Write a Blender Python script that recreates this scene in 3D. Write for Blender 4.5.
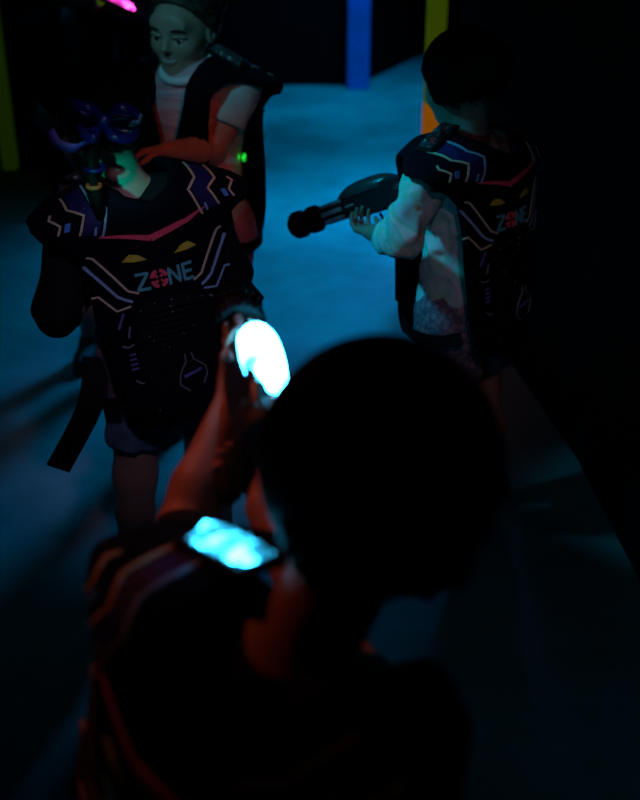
import bpy, math, random
import numpy as np
from mathutils import Vector

# ------------------------------------------------------------------ scene, camera, light
for o in list(bpy.data.objects):
    bpy.data.objects.remove(o)
S = bpy.context.scene
C = S.collection
random.seed(4)
rng = np.random.default_rng(4)

CAM_H, PITCH, FPX = 1.60, math.radians(27.2), 1100.0
cam_d = bpy.data.cameras.new('camera')
cam = bpy.data.objects.new('camera', cam_d)
C.objects.link(cam)
cam.location = (0, 0, CAM_H)
cam.rotation_euler = (math.pi / 2 - PITCH, 0, 0)
cam_d.sensor_fit = 'VERTICAL'
cam_d.sensor_height = 36
cam_d.lens = FPX / 800 * 36
cam_d.clip_start = 0.05
cam_d.dof.use_dof = True
cam_d.dof.focus_distance = 2.05
cam_d.dof.aperture_fstop = 2.8
S.camera = cam
S.view_settings.view_transform = 'Standard'
S.view_settings.look = 'None'
S.view_settings.exposure = 0
S.view_settings.gamma = 1
S.view_settings.use_curve_mapping = False

W = bpy.data.worlds.new('dark_hall')
S.world = W
W.use_nodes = True
W.node_tree.nodes['Background'].inputs[0].default_value = (0.0, 0.004, 0.006, 1)
W.node_tree.nodes['Background'].inputs[1].default_value = 0.10


def spot(name, loc, target, power, color, angle, blend=1.0, size=0.1):
    d = bpy.data.lights.new(name, 'SPOT')
    d.energy = power
    d.color = color
    d.spot_size = math.radians(angle)
    d.spot_blend = blend
    d.shadow_soft_size = size
    o = bpy.data.objects.new(name, d)
    C.objects.link(o)
    o.location = loc
    o.rotation_euler = (Vector(target) - Vector(loc)).to_track_quat('-Z', 'Y').to_euler()
    return o


# unseen spots for the hall's coloured light; some added to light one child
spot('blue_floor_lamp', (0.85, 6.2, 2.4), (0.46, 4.5, 0.0), 560, (0.0, 0.38, 1.0), 68, 1.0, 0.35)
spot('blue_rear_lamp', (0.4, 7.4, 2.4), (0.35, 7.2, 0.0), 190, (0.0, 0.40, 1.0), 100, 1.0, 0.25)
spot('blue_wash_lamp', (-1.7, 4.4, 2.85), (-1.3, 3.6, 0.0), 11, (0.0, 0.62, 1.0), 80, 1.0, 0.3)
spot('blue_side_lamp', (-0.80, 2.25, 1.72), (0.16, 2.40, 0.90), 42, (0.0, 0.62, 1.0), 24, 1.0, 0.06)  # held low so its spill lands on the black wall
spot('cyan_neck_lamp', (-0.75, 0.2, 1.60), (-0.365, 2.10, 1.01), 95, (0.0, 0.80, 0.72), 5.5, 1.0, 0.03)  # held low so the beam gets under her hair
spot('cyan_face_fill', (-1.0, 1.2, 2.4), (-0.30, 2.85, 1.17), 38, (0.13, 0.75, 1.0), 15, 1.0, 0.08)  # added fill spot for the smiling girl's face and sleeve
spot('red_side_lamp', (-1.0, 1.75, 2.3), (-0.10, 1.00, 1.03), 25, (1.0, 0.17, 0.09), 21, 1.0, 0.08)
spot('red_back_lamp', (0.55, 0.2, 2.5), (-0.25, 2.60, 0.90), 44, (1.0, 0.14, 0.06), 11, 1.0, 0.08)
spot('pink_lamp', (0.30, 0.0, 2.6), (0.30, 2.40, 0.62), 15, (1.0, 0.42, 0.55), 14.5, 1.0, 0.08)
spot('vest_print_fill', (0.15, 0.1, 2.75), (-0.32, 2.10, 0.78), 44, (0.70, 0.56, 1.0), 16, 1.0, 0.1)  # added fill spot that brings out the print on the vest back


# ------------------------------------------------------------------ helpers
def at(px, py, y):
    """world point on the sight line of a photo pixel, y metres in front of the lens"""
    u = (px - 320) / FPX
    w = (400 - py) / FPX
    d = np.array([u, math.cos(PITCH) + w * math.sin(PITCH), -math.sin(PITCH) + w * math.cos(PITCH)])
    t = y / d[1]
    return np.array([0, 0, CAM_H]) + d * t


def V(*a):
    return np.array(a, float)


def nrm(v):
    v = np.asarray(v, float)
    return v / max(1e-9, np.linalg.norm(v))


def tag(o, label=None, cat=None, group=None, kind=None):
    if label: o['label'] = label
    if cat: o['category'] = cat
    if group: o['group'] = group
    if kind: o['kind'] = kind
    return o


def empty(name, loc):
    o = bpy.data.objects.new(name, None)
    C.objects.link(o)
    o.location = loc
    o.empty_display_size = 0.1
    return o


def mesh_obj(name, verts, faces, m, parent=None, smooth=True, base=None):
    """verts in world (or parent-local when base is None and parent is given)"""
    verts = np.asarray(verts, np.float64)
    if base is not None:
        verts = verts - np.asarray(base)
    me = bpy.data.meshes.new(name)
    if isinstance(faces, np.ndarray):
        n, k = faces.shape
        me.vertices.add(len(verts)); me.vertices.foreach_set('co', verts.astype(np.float32).ravel())
        me.loops.add(n * k); me.loops.foreach_set('vertex_index', faces.astype(np.int32).ravel())
        me.polygons.add(n)
        me.polygons.foreach_set('loop_start', np.arange(0, n * k, k, dtype=np.int32))
        me.update(calc_edges=True)
    else:
        me.from_pydata([tuple(v) for v in verts], [], faces)
    me.validate()
    me.polygons.foreach_set('use_smooth', [smooth] * len(me.polygons))
    me.update()
    o = bpy.data.objects.new(name, me)
    C.objects.link(o)
    if m is not None: me.materials.append(m)
    if parent is not None: o.parent = parent
    return o


class MB:
    """collects shapes for one mesh"""
    def __init__(s): s.v = []; s.f = []; s.cut = []

    def add(s, v, f):
        n = len(s.v); s.cut.append((n, len(s.f))); s.v += [tuple(map(float, p)) for p in v]; s.f += [tuple(i + n for i in q) for q in f]; return s

    def box(s, c, size, ax=None, bev=0.0):
        c = np.asarray(c, float); h = np.asarray(size, float) / 2
        A = np.eye(3) if ax is None else np.asarray(ax).T      # rows of ax are the axes
        b = min(bev, h.min() * 0.95)
        if b <= 0:
            p = [(x, y, z) for x in (-1, 1) for y in (-1, 1) for z in (-1, 1)]
            v = [c + A @ (np.array(q) * h) for q in p]
            return s.add(v, [(0, 1, 3, 2), (4, 6, 7, 5), (0, 4, 5, 1), (2, 3, 7, 6), (0, 2, 6, 4), (1, 5, 7, 3)])
        # chamfered box: 24 verts
        idx = {}; v = []
        for x in (-1, 1):
            for y in (-1, 1):
                for z in (-1, 1):
                    for a in range(3):
                        q = np.array([x, y, z], float) * (h - b)
                        q[a] = [x, y, z][a] * h[a]
                        idx[(x, y, z, a)] = len(v); v.append(c + A @ q)
        f = []
        for a in range(3):
            o1, o2 = [i for i in range(3) if i != a]
            for sg in (-1, 1):
                ring = []
                for (p, q) in ((-1, -1), (1, -1), (1, 1), (-1, 1)):
                    k = [0, 0, 0]; k[a] = sg; k[o1] = p; k[o2] = q
                    ring.append(idx[(*k, a)])
                if (sg == 1) == (a == 1): ring = ring[::-1]
                f.append(tuple(ring))
        for a in range(3):
            o1, o2 = [i for i in range(3) if i != a]
            for p in (-1, 1):
                for q in (-1, 1):
                    k0 = [0, 0, 0]; k0[a] = -1; k0[o1] = p; k0[o2] = q
                    k1 = list(k0); k1[a] = 1
                    f.append((idx[(*k0, o1)], idx[(*k1, o1)], idx[(*k1, o2)], idx[(*k0, o2)]))
        for x in (-1, 1):
            for y in (-1, 1):
                for z in (-1, 1):
                    f.append(tuple(idx[(x, y, z, a)] for a in range(3)))
        return s.add(v, f)

    def lathe(s, a, b, prof, seg=24):
        """prof: list of (t along a->b in metres, radius)"""
        a = np.asarray(a, float); b = np.asarray(b, float); d = nrm(b - a)
        x = nrm(np.cross(d, (0.3, 0.2, 0.93) if abs(d[2]) < 0.9 else (1, 0, 0))); y = np.cross(d, x)
        v = []; f = []
        for (t, r) in prof:
            for i in range(seg):
                an = 2 * math.pi * i / seg
                v.append(a + d * t + (x * math.cos(an) + y * math.sin(an)) * r)
        for j in range(len(prof) - 1):
            for i in range(seg):
                k = (i + 1) % seg
                f.append((j * seg + i, j * seg + k, (j + 1) * seg + k, (j + 1) * seg + i))
        f.append(tuple(range(seg))[::-1]); f.append(tuple((len(prof) - 1) * seg + i for i in range(seg)))
        return s.add(v, f)

    def tube(s, pts, r, seg=8):
        pts = [np.asarray(p, float) for p in pts]; n = len(pts)
        rr = r if hasattr(r, '__len__') else [r] * n
        v = []; f = []; prev = None
        for j, p in enumerate(pts):
            d = nrm(pts[min(j + 1, n - 1)] - pts[max(j - 1, 0)])
            x = prev - d * np.dot(prev, d) if prev is not None else np.cross(d, (0.31, 0.17, 0.93))
            if np.linalg.norm(x) < 1e-4: x = np.cross(d, (1, 0, 0))
            x = nrm(x); prev = x; y = np.cross(d, x)
            for i in range(seg):
                an = 2 * math.pi * i / seg
                v.append(p + (x * math.cos(an) + y * math.sin(an)) * rr[j])
        for j in range(n - 1):
            for i in range(seg):
                k = (i + 1) % seg
                f.append((j * seg + i, j * seg + k, (j + 1) * seg + k, (j + 1) * seg + i))
        f.append(tuple(range(seg))[::-1]); f.append(tuple((n - 1) * seg + i for i in range(seg)))
        return s.add(v, f)

    def belt(s, pts, wdir, w, th):
        """flat webbing along pts; wdir = direction of its width"""
        pts = [np.asarray(p, float) for p in pts]; n = len(pts); v = []; f = []
        for j, p in enumerate(pts):
            d = nrm(pts[min(j + 1, n - 1)] - pts[max(j - 1, 0)])
            wd = np.asarray(wdir, float); wd = nrm(wd - d * np.dot(wd, d)); nn = np.cross(d, wd)
            for (a, b) in ((-1, -1), (1, -1), (1, 1), (-1, 1)):
                v.append(p + wd * a * w / 2 + nn * b * th / 2)
        for j in range(n - 1):
            for i in range(4):
                k = (i + 1) % 4
                f.append((j * 4 + i, j * 4 + k, (j + 1) * 4 + k, (j + 1) * 4 + i))
        f.append((3, 2, 1, 0)); f.append(tuple((n - 1) * 4 + i for i in range(4)))
        return s.add(v, f)

    def ball(s, c, r, seg=10, ring=6, ax=None):
        c = np.asarray(c, float); r = np.asarray(r, float) * np.ones(3)
        A = np.eye(3) if ax is None else np.asarray(ax).T
        v = []; f = []
        for j in range(ring + 1):
            th = math.pi * j / ring
            for i in range(seg):
                ph = 2 * math.pi * i / seg
                v.append(c + A @ (r * np.array([math.sin(th) * math.cos(ph), math.sin(th) * math.sin(ph), math.cos(th)])))
        for j in range(ring):
            for i in range(seg):
                k = (i + 1) % seg
                f.append((j * seg + i, (j + 1) * seg + i, (j + 1) * seg + k, j * seg + k))
        return s.add(v, f)

    def pieces(s):
        out = []; e = s.cut + [(len(s.v), len(s.f))]
        for (a, fa), (b, fb) in zip(e[:-1], e[1:]):
            q = MB(); q.add(s.v[a:b], [tuple(i - a for i in f) for f in s.f[fa:fb]]); out.append(q)
        return out

    def build(s, name, m, parent=None, smooth=False, base=None):
        return mesh_obj(name, np.array(s.v), s.f, m, parent, smooth, base)


def bez(p, n=16):
    """smooth curve through points (Catmull-Rom)"""
    p = [np.asarray(q, float) for q in p]
    q = [2 * p[0] - p[1]] + p + [2 * p[-1] - p[-2]]
    out = []
    for i in range(1, len(q) - 2):
        for t in np.linspace(0, 1, n, endpoint=False):
            a, b, c, d = q[i - 1], q[i], q[i + 1], q[i + 2]
            out.append(0.5 * ((2 * b) + (c - a) * t + (2 * a - 5 * b + 4 * c - d) * t * t + (3 * b - a - 3 * c + d) * t ** 3))
    out.append(p[-1])
    return out


# ------------------------------------------------------------------ materials
def mat(name, col, rough=0.7, metal=0.0, var=0.25, scale=40, bump=0.15, bscale=None, emit=None, es=0.0, sss=0.0, spec=0.4, trans=0.0):
    m = bpy.data.materials.new(name); m.use_nodes = True
    nt = m.node_tree; b = nt.nodes['Principled BSDF']
    tc = nt.nodes.new('ShaderNodeTexCoord')
    nz = nt.nodes.new('ShaderNodeTexNoise'); nz.inputs['Scale'].default_value = scale; nz.inputs['Detail'].default_value = 4
    nt.links.new(tc.outputs['Object'], nz.inputs['Vector'])
    rp = nt.nodes.new('ShaderNodeValToRGB')
    lo = [c * (1 - var) for c in col]; hi = [min(1, c * (1 + var)) for c in col]
    rp.color_ramp.elements[0].color = (*lo, 1); rp.color_ramp.elements[1].color = (*hi, 1)
    rp.color_ramp.elements[0].position = 0.3; rp.color_ramp.elements[1].position = 0.7
    nt.links.new(nz.outputs['Fac'], rp.inputs['Fac']); nt.links.new(rp.outputs['Color'], b.inputs['Base Color'])
    b.inputs['Roughness'].default_value = rough; b.inputs['Metallic'].default_value = metal
    b.inputs['Specular IOR Level'].default_value = spec
    if trans: b.inputs['Transmission Weight'].default_value = trans
    if sss:
        b.inputs['Subsurface Weight'].default_value = sss
        b.inputs['Subsurface Radius'].default_value = (0.01, 0.004, 0.002); b.inputs['Subsurface Scale'].default_value = 0.5
    if emit:
        b.inputs['Emission Color'].default_value = (*emit, 1); b.inputs['Emission Strength'].default_value = es
    if bump:
        n2 = nt.nodes.new('ShaderNodeTexNoise'); n2.inputs['Scale'].default_value = bscale or scale * 4; n2.inputs['Detail'].default_value = 3
        nt.links.new(tc.outputs['Object'], n2.inputs['Vector'])
        bp = nt.nodes.new('ShaderNodeBump'); bp.inputs['Strength'].default_value = bump; bp.inputs['Distance'].default_value = 0.004
        nt.links.new(n2.outputs['Fac'], bp.inputs['Height']); nt.links.new(bp.outputs['Normal'], b.inputs['Normal'])
    return m


def ramp_mat(name, stops, scale, rough=0.8, kind='noise', dist=1.0, stretch=(1, 1, 1)):
    m = mat(name, (0.5, 0.5, 0.5), rough, bump=0.2, scale=scale, bscale=250)
    nt = m.node_tree; b = nt.nodes['Principled BSDF']
    tc = [n for n in nt.nodes if n.type == 'TEX_COORD'][0]
    mp = nt.nodes.new('ShaderNodeMapping'); mp.inputs['Scale'].default_value = stretch
    nt.links.new(tc.outputs['Object'], mp.inputs['Vector'])
    if kind == 'noise':
        t = nt.nodes.new('ShaderNodeTexNoise'); t.inputs['Scale'].default_value = scale; t.inputs['Distortion'].default_value = dist; t.inputs['Detail'].default_value = 2
        out = t.outputs['Fac']
    else:
        t = nt.nodes.new('ShaderNodeTexVoronoi'); t.inputs['Scale'].default_value = scale; out = t.outputs['Distance']
    nt.links.new(mp.outputs['Vector'], t.inputs['Vector'])
    r = nt.nodes.new('ShaderNodeValToRGB'); e = r.color_ramp.elements
    e[0].position, e[0].color = stops[0][0], (*stops[0][1], 1)
    e[1].position, e[1].color = stops[-1][0], (*stops[-1][1], 1)
    for p, c in stops[1:-1]:
        q = e.new(p); q.color = (*c, 1)
    nt.links.new(out, r.inputs['Fac']); nt.links.new(r.outputs['Color'], b.inputs['Base Color'])
    return m


def led_mat(name, col, lo, hi, scale=40, mid=0.5):
    """lit plastic lens: the diodes behind it give uneven light"""
    m = mat(name, (0.02, 0.02, 0.02), 0.3, bump=0.3)
    nt = m.node_tree; b = nt.nodes['Principled BSDF']; tc = [n for n in nt.nodes if n.type == 'TEX_COORD'][0]
    v = nt.nodes.new('ShaderNodeTexNoise'); v.inputs['Scale'].default_value = scale; v.inputs['Detail'].default_value = 1.0
    nt.links.new(tc.outputs['Object'], v.inputs['Vector'])
    mr = nt.nodes.new('ShaderNodeMapRange'); mr.interpolation_type = 'SMOOTHSTEP'
    mr.inputs['From Min'].default_value = mid - .08; mr.inputs['From Max'].default_value = mid + .10
    mr.inputs['To Min'].default_value = lo; mr.inputs['To Max'].default_value = hi
    nt.links.new(v.outputs['Fac'], mr.inputs['Value'])
    vo = nt.nodes.new('ShaderNodeTexVoronoi'); vo.inputs['Scale'].default_value = scale * 4; nt.links.new(tc.outputs['Object'], vo.inputs['Vector'])
    sp = nt.nodes.new('ShaderNodeSeparateColor'); nt.links.new(vo.outputs['Color'], sp.inputs['Color'])
    m2 = nt.nodes.new('ShaderNodeMapRange'); m2.inputs['To Min'].default_value = 0.45; m2.inputs['To Max'].default_value = 1.4; nt.links.new(sp.outputs[0], m2.inputs['Value'])
    mu = nt.nodes.new('ShaderNodeMath'); mu.operation = 'MULTIPLY'; nt.links.new(mr.outputs['Result'], mu.inputs[0]); nt.links.new(m2.outputs['Result'], mu.inputs[1])
    nt.links.new(mu.outputs[0], b.inputs['Emission Strength'])
    b.inputs['Emission Color'].default_value = (*col, 1)
    return m


M = {}
M['black_wall'] = mat('black_painted_wall', (0.0035, 0.0035, 0.004), 0.95, scale=6, bump=0.1, spec=0.08)
M['skin'] = mat('skin', (0.50, 0.27, 0.20), 0.5, var=0.08, scale=30, bump=0.05, bscale=400, sss=0.15)
M['skin_lips'] = mat('lips', (0.42, 0.14, 0.12), 0.4, var=0.08, bump=0)
M['hair_black'] = mat('black_hair', (0.006, 0.004, 0.0035), 0.6, scale=200, bump=0.35, bscale=260, spec=0.10)
M['hair_brown'] = mat('brown_hair', (0.045, 0.025, 0.015), 0.55, scale=200, bump=0.35, bscale=260, spec=0.3)
M['vest'] = mat('black_vest_cloth', (0.004, 0.0045, 0.010), 0.85, scale=120, bump=0.3, bscale=900, spec=0.06)
M['edge'] = mat('black_webbing', (0.005, 0.005, 0.006), 0.8, scale=200, bump=0.3, bscale=1200, spec=0.2)
M['unit'] = mat('black_glossy_plastic', (0.008, 0.008, 0.012), 0.28, scale=60, bump=0.25, bscale=220)
M['navy'] = mat('navy_print', (0.010, 0.012, 0.10), 0.7, bump=0.1, emit=(0.01, 0.015, 0.2), es=0.002)
FL = 0.0
def ink(n, c, e=FL): return mat(n, c, 0.7, var=0.15, scale=150, bump=0.1, emit=c, es=e)
M['cream'] = ink('cream_fluorescent_ink', (0.72, 0.62, 0.40), 0.0)
M['pale_blue'] = ink('pale_blue_ink', (0.30, 0.50, 0.75), 0.0)
M['blue_ink'] = ink('bright_blue_ink', (0.08, 0.30, 0.85), 0.003)
M['pink'] = ink('pink_fluorescent_ink', (0.95, 0.09, 0.16), 0.004)
M['yellow'] = ink('yellow_fluorescent_ink', (0.62, 0.55, 0.05), 0.002)
M['teal'] = ink('teal_ink', (0.10, 0.48, 0.52), 0.002)
M['green'] = ink('green_ink', (0.12, 0.55, 0.12), 0.0)
M['grey_ink'] = ink('grey_ink', (0.22, 0.24, 0.28), 0.0)
M['amber'] = mat('ochre_print', (0.50, 0.17, 0.06), 0.7, bump=0.1)
M['black_cloth'] = mat('black_cotton', (0.006, 0.006, 0.008), 0.85, scale=60, bump=0.2, bscale=700, spec=0.2)
M['mauve'] = mat('mauve_cotton', (0.30, 0.20, 0.26), 0.85, scale=20, bump=0.2, bscale=700)
M['denim'] = mat('pale_denim', (0.10, 0.16, 0.25), 0.85, scale=60, bump=0.25, bscale=900)
M['leggings'] = mat('dark_leggings', (0.012, 0.016, 0.035), 0.85, bump=0.2, bscale=700)
M['pink_shirt'] = ramp_mat('pink_striped_shirt', [(0.3, (0.62, 0.28, 0.33)), (0.5, (0.70, 0.50, 0.52)), (0.7, (0.45, 0.30, 0.45))], 9, stretch=(0.4, 0.4, 3.5))
M['pale_shirt'] = mat('pale_cotton', (0.38, 0.66, 0.66), 0.85, var=0.1, scale=20, bump=0.2, bscale=700)
M['tiedye'] = ramp_mat('tie_dye_cotton', [(0.25, (0.75, 0.68, 0.72)), (0.42, (0.80, 0.80, 0.76)), (0.52, (0.30, 0.66, 0.50)), (0.60, (0.45, 0.75, 0.80)), (0.75, (0.80, 0.48, 0.52))], 7, dist=2.2)
M['floral'] = ramp_mat('floral_cotton', [(0.05, (0.42, 0.24, 0.22)), (0.35, (0.30, 0.24, 0.30)), (0.6, (0.10, 0.09, 0.16)), (0.9, (0.24, 0.30, 0.32))], 60, kind='vor')
M['lilac'] = mat('lilac_shorts', (0.34, 0.24, 0.36), 0.85, scale=30, bump=0.2, bscale=700)
M['white_collar'] = mat('white_ribbed_collar', (0.75, 0.78, 0.80), 0.8, var=0.05, bump=0.2, bscale=900)
M['shoe'] = mat('dark_canvas_shoe', (0.03, 0.03, 0.035), 0.7, bump=0.2, bscale=900)
M['sole'] = mat('grey_rubber_sole', (0.12, 0.12, 0.12), 0.8)
M['gun_black'] = mat('black_blaster_plastic', (0.018, 0.018, 0.022), 0.35, scale=80, bump=0.15)
M['gun_rubber'] = mat('black_ribbed_rubber', (0.022, 0.022, 0.025), 0.6, scale=120, bump=0.3)
M['gun_silver'] = mat('silver_etched_metal', (0.70, 0.70, 0.72), 0.4, metal=0.4, scale=30, bump=0.1)
M['lens_off'] = mat('smoked_unlit_lens', (0.06, 0.06, 0.065), 0.2, bump=0.2, spec=0.5)
M['led_cyan'] = led_mat('lit_cyan_lens', (0.030, 0.55, 1.0), 1.0, 30.0, 28, .55)
M['led_gun'] = led_mat('lit_blaster_lens', (0.05, 0.60, 1.0), 4.0, 55.0, 12, .40)
M['led_pink'] = led_mat('lit_magenta_lens', (1.0, 0.05, 0.60), 1.0, 7.0, 30)
M['led_green'] = led_mat('lit_green_lens', (0.02, 1.0, 0.05), 0.35, 1.0, 60)
M['bow'] = mat('navy_satin_ribbon', (0.009, 0.009, 0.11), 0.35, var=0.7, scale=25, bump=0.2, spec=0.5)
M['violet'] = mat('violet_ribbon', (0.12, 0.07, 0.35), 0.5, bump=0.1)
M['orange'] = mat('orange_hair_tie', (0.85, 0.12, 0.03), 0.6, emit=(0.85, 0.10, 0.03), es=0.0)
M['aqua'] = ink('aqua_ribbon_edge', (0.06, 0.25, 0.30), 0.0)
M['eye_white'] = mat('eye_white', (0.75, 0.73, 0.70), 0.2, var=0.03, bump=0)
M['iris'] = mat('dark_iris', (0.03, 0.015, 0.01), 0.1, bump=0)
M['teeth'] = mat('teeth', (0.55, 0.52, 0.47), 0.3, var=0.05, bump=0)
# UV-reactive tape on the corner posts (gives off light under the black light)
M['tape_yellow'] = mat('yellow_fluorescent_tape', (0.55, 0.60, 0.02), 0.6, emit=(0.22, 0.34, 0.0), es=0.11, scale=3, bump=0.05)
M['tape_dim'] = mat('green_fluorescent_tape', (0.10, 0.20, 0.01), 0.6, emit=(0.10, 0.26, 0.0), es=0.05, scale=3, bump=0.05)
M['tape_orange'] = mat('orange_fluorescent_tape', (0.80, 0.30, 0.02), 0.6, emit=(0.62, 0.16, 0.0), es=0.30, scale=3, bump=0.05)
M['tape_blue'] = mat('blue_fluorescent_tape', (0.04, 0.12, 0.60), 0.6, emit=(0.0, 0.08, 0.40), es=0.16, scale=3, bump=0.05)


def floor_material():
    m = mat('worn_concrete', (0.30, 0.30, 0.30), 0.75, var=0.2, scale=3, bump=0.25, bscale=60)
    nt = m.node_tree; b = nt.nodes['Principled BSDF']; tc = [n for n in nt.nodes if n.type == 'TEX_COORD'][0]
    n = nt.nodes.new('ShaderNodeTexNoise'); n.inputs['Scale'].default_value = 1.3; n.inputs['Detail'].default_value = 5; n.inputs['Roughness'].default_value = 0.65
    nt.links.new(tc.outputs['Object'], n.inputs['Vector'])
    r = nt.nodes.new('ShaderNodeValToRGB')
    e = r.color_ramp.elements
    e[0].position, e[0].color = 0.30, (0.14, 0.14, 0.14, 1); e[1].position, e[1].color = 0.62, (0.34, 0.34, 0.34, 1)
    nt.links.new(n.outputs['Fac'], r.inputs['Fac']); nt.links.new(r.outputs['Color'], b.inputs['Base Color'])
    return m


M['floor'] = floor_material()

# ------------------------------------------------------------------ the hall
mb = MB(); mb.box((0, 3.5, -0.05), (10, 15, 0.1)); fl = mb.build('floor', M['floor']); tag(fl, kind='structure')
mb = MB(); mb.box((0, 3.5, 3.05), (10, 15, 0.1)); ce = mb.build('ceiling', M['black_wall']); tag(ce, kind='structure')


def partition(name, pts, th=0.10, h=2.6):
    """upright black maze partition along a ground polyline"""
    pts = [np.array(p, float) for p in pts]; L = []; R = []
    for i, p in enumerate(pts):
        d = nrm(pts[min(i + 1, len(pts) - 1)] - pts[max(i - 1, 0)]); n = np.array([-d[1], d[0]])
        L.append(p); R.append(p + n * th)
    v = []; f = []
    for (a, b) in zip(L, R):
        v += [(*a, 0), (*a, h), (*b, h), (*b, 0)]
    for i in range(len(pts) - 1):
        for k in range(4):
            q = (k + 1) % 4
            f.append((i * 4 + k, i * 4 + q, (i + 1) * 4 + q, (i + 1) * 4 + k))
    f.append((0, 1, 2, 3)); e = (len(pts) - 1) * 4; f.append((e + 3, e + 2, e + 1, e))
    o = mesh_obj(name, v, f, M['black_wall'], None, False); tag(o, kind='structure'); return o


pL = at(10, 165, 5.9)[:2]; pM = np.array([-0.985, 5.25]); pB = np.array([0.27, 8.0]); pC = np.array([0.425, 4.25])
partition('wall_left', [(-4.5, 6.3), (pL[0], 5.92), (pM[0], pM[1] + 0.02), (-0.75, 8.05), (pB[0], 8.05), (1.15, 10.0), (3.5, 10.0)])
partition('wall_right', [(3.5, 4.3), (pC[0] + 0.10, pC[1] + 0.02), (0.74, 2.75), (0.82, 1.2), (0.95, -1.2)][::-1], th=-0.08)
partition('wall_back', [(-4.9, -3.0), (-4.9, 10.9), (4.9, 10.9), (4.9, -3.0)], th=0.08, h=3.0)


def post(name, x, y, w, stacks):
    """square corner post wrapped in fluorescent tape; stacks = [(z0, z1, material)]"""
    root = None
    for (z0, z1, m) in stacks:
        mb = MB(); mb.box((0, 0, (z0 + z1) / 2), (w, w, z1 - z0), bev=0.006)
        if root is None:
            root = mb.build(name, m); root.location = (x, y, 0); tag(root, kind='structure')
        else:
            mb.build('tape_band', m, root)
    return root


post('trim_1', pL[0] + 0.02, pL[1] - 0.05, 0.075, [(0, 2.6, M['tape_dim'])])
post('trim_2', pM[0], pM[1] - 0.04, 0.062, [(0, 2.6, M['tape_yellow'])])
post('trim_3', pB[0], pB[1] - 0.03, 0.15, [(0, 2.6, M['tape_blue'])])
post('trim_4', pC[0], pC[1] - 0.05, 0.070, [(0.70, 2.6, M['tape_yellow']), (0, 0.70, M['tape_orange'])])


# ------------------------------------------------------------------ implicit bodies
def rc(a, b, ra, rb, flat=False, sq=None):
    a = np.asarray(a, float); b = np.asarray(b, float); ba = b - a; L2 = max(1e-12, float(ba @ ba)); L = math.sqrt(L2)

    def f(P):
        pa = P - a.astype(np.float32)
        t = (pa @ ba.astype(np.float32)) / L2
        tc = np.clip(t, 0, 1)
        d = np.linalg.norm(pa - tc[..., None] * ba.astype(np.float32), axis=-1) - (ra + (rb - ra) * tc)
        if flat: d = np.maximum(d, (t - 1) * L)
        return d
    r = max(ra, rb)
    return f, np.minimum(a, b) - r, np.maximum(a, b) + r


def el(c, r, R=None):
    c = np.asarray(c, float); r = np.asarray(r, float); R = np.eye(3) if R is None else np.asarray(R)   # columns = axes

    def f(P):
        q = (P - c.astype(np.float32)) @ R.astype(np.float32)
        k0 = np.linalg.norm(q / r.astype(np.float32), axis=-1)
        k1 = np.linalg.norm(q / (r * r).astype(np.float32), axis=-1)
        return np.where(k1 > 1e-6, k0 * (k0 - 1) / np.maximum(k1, 1e-6), -r.min())
    ext = np.abs(R) @ r
    return f, c - ext, c + ext


def half(p, n):
    p = np.asarray(p, np.float32); n = nrm(n).astype(np.float32)
    return (lambda P: (P - p) @ n), None, None


def grow(prims, d):
    out = []
    for (op, (f, lo, hi), k) in prims:
        out.append((op, ((lambda P, f=f: f(P) - d), lo - d, hi + d), k))
    return out


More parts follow.
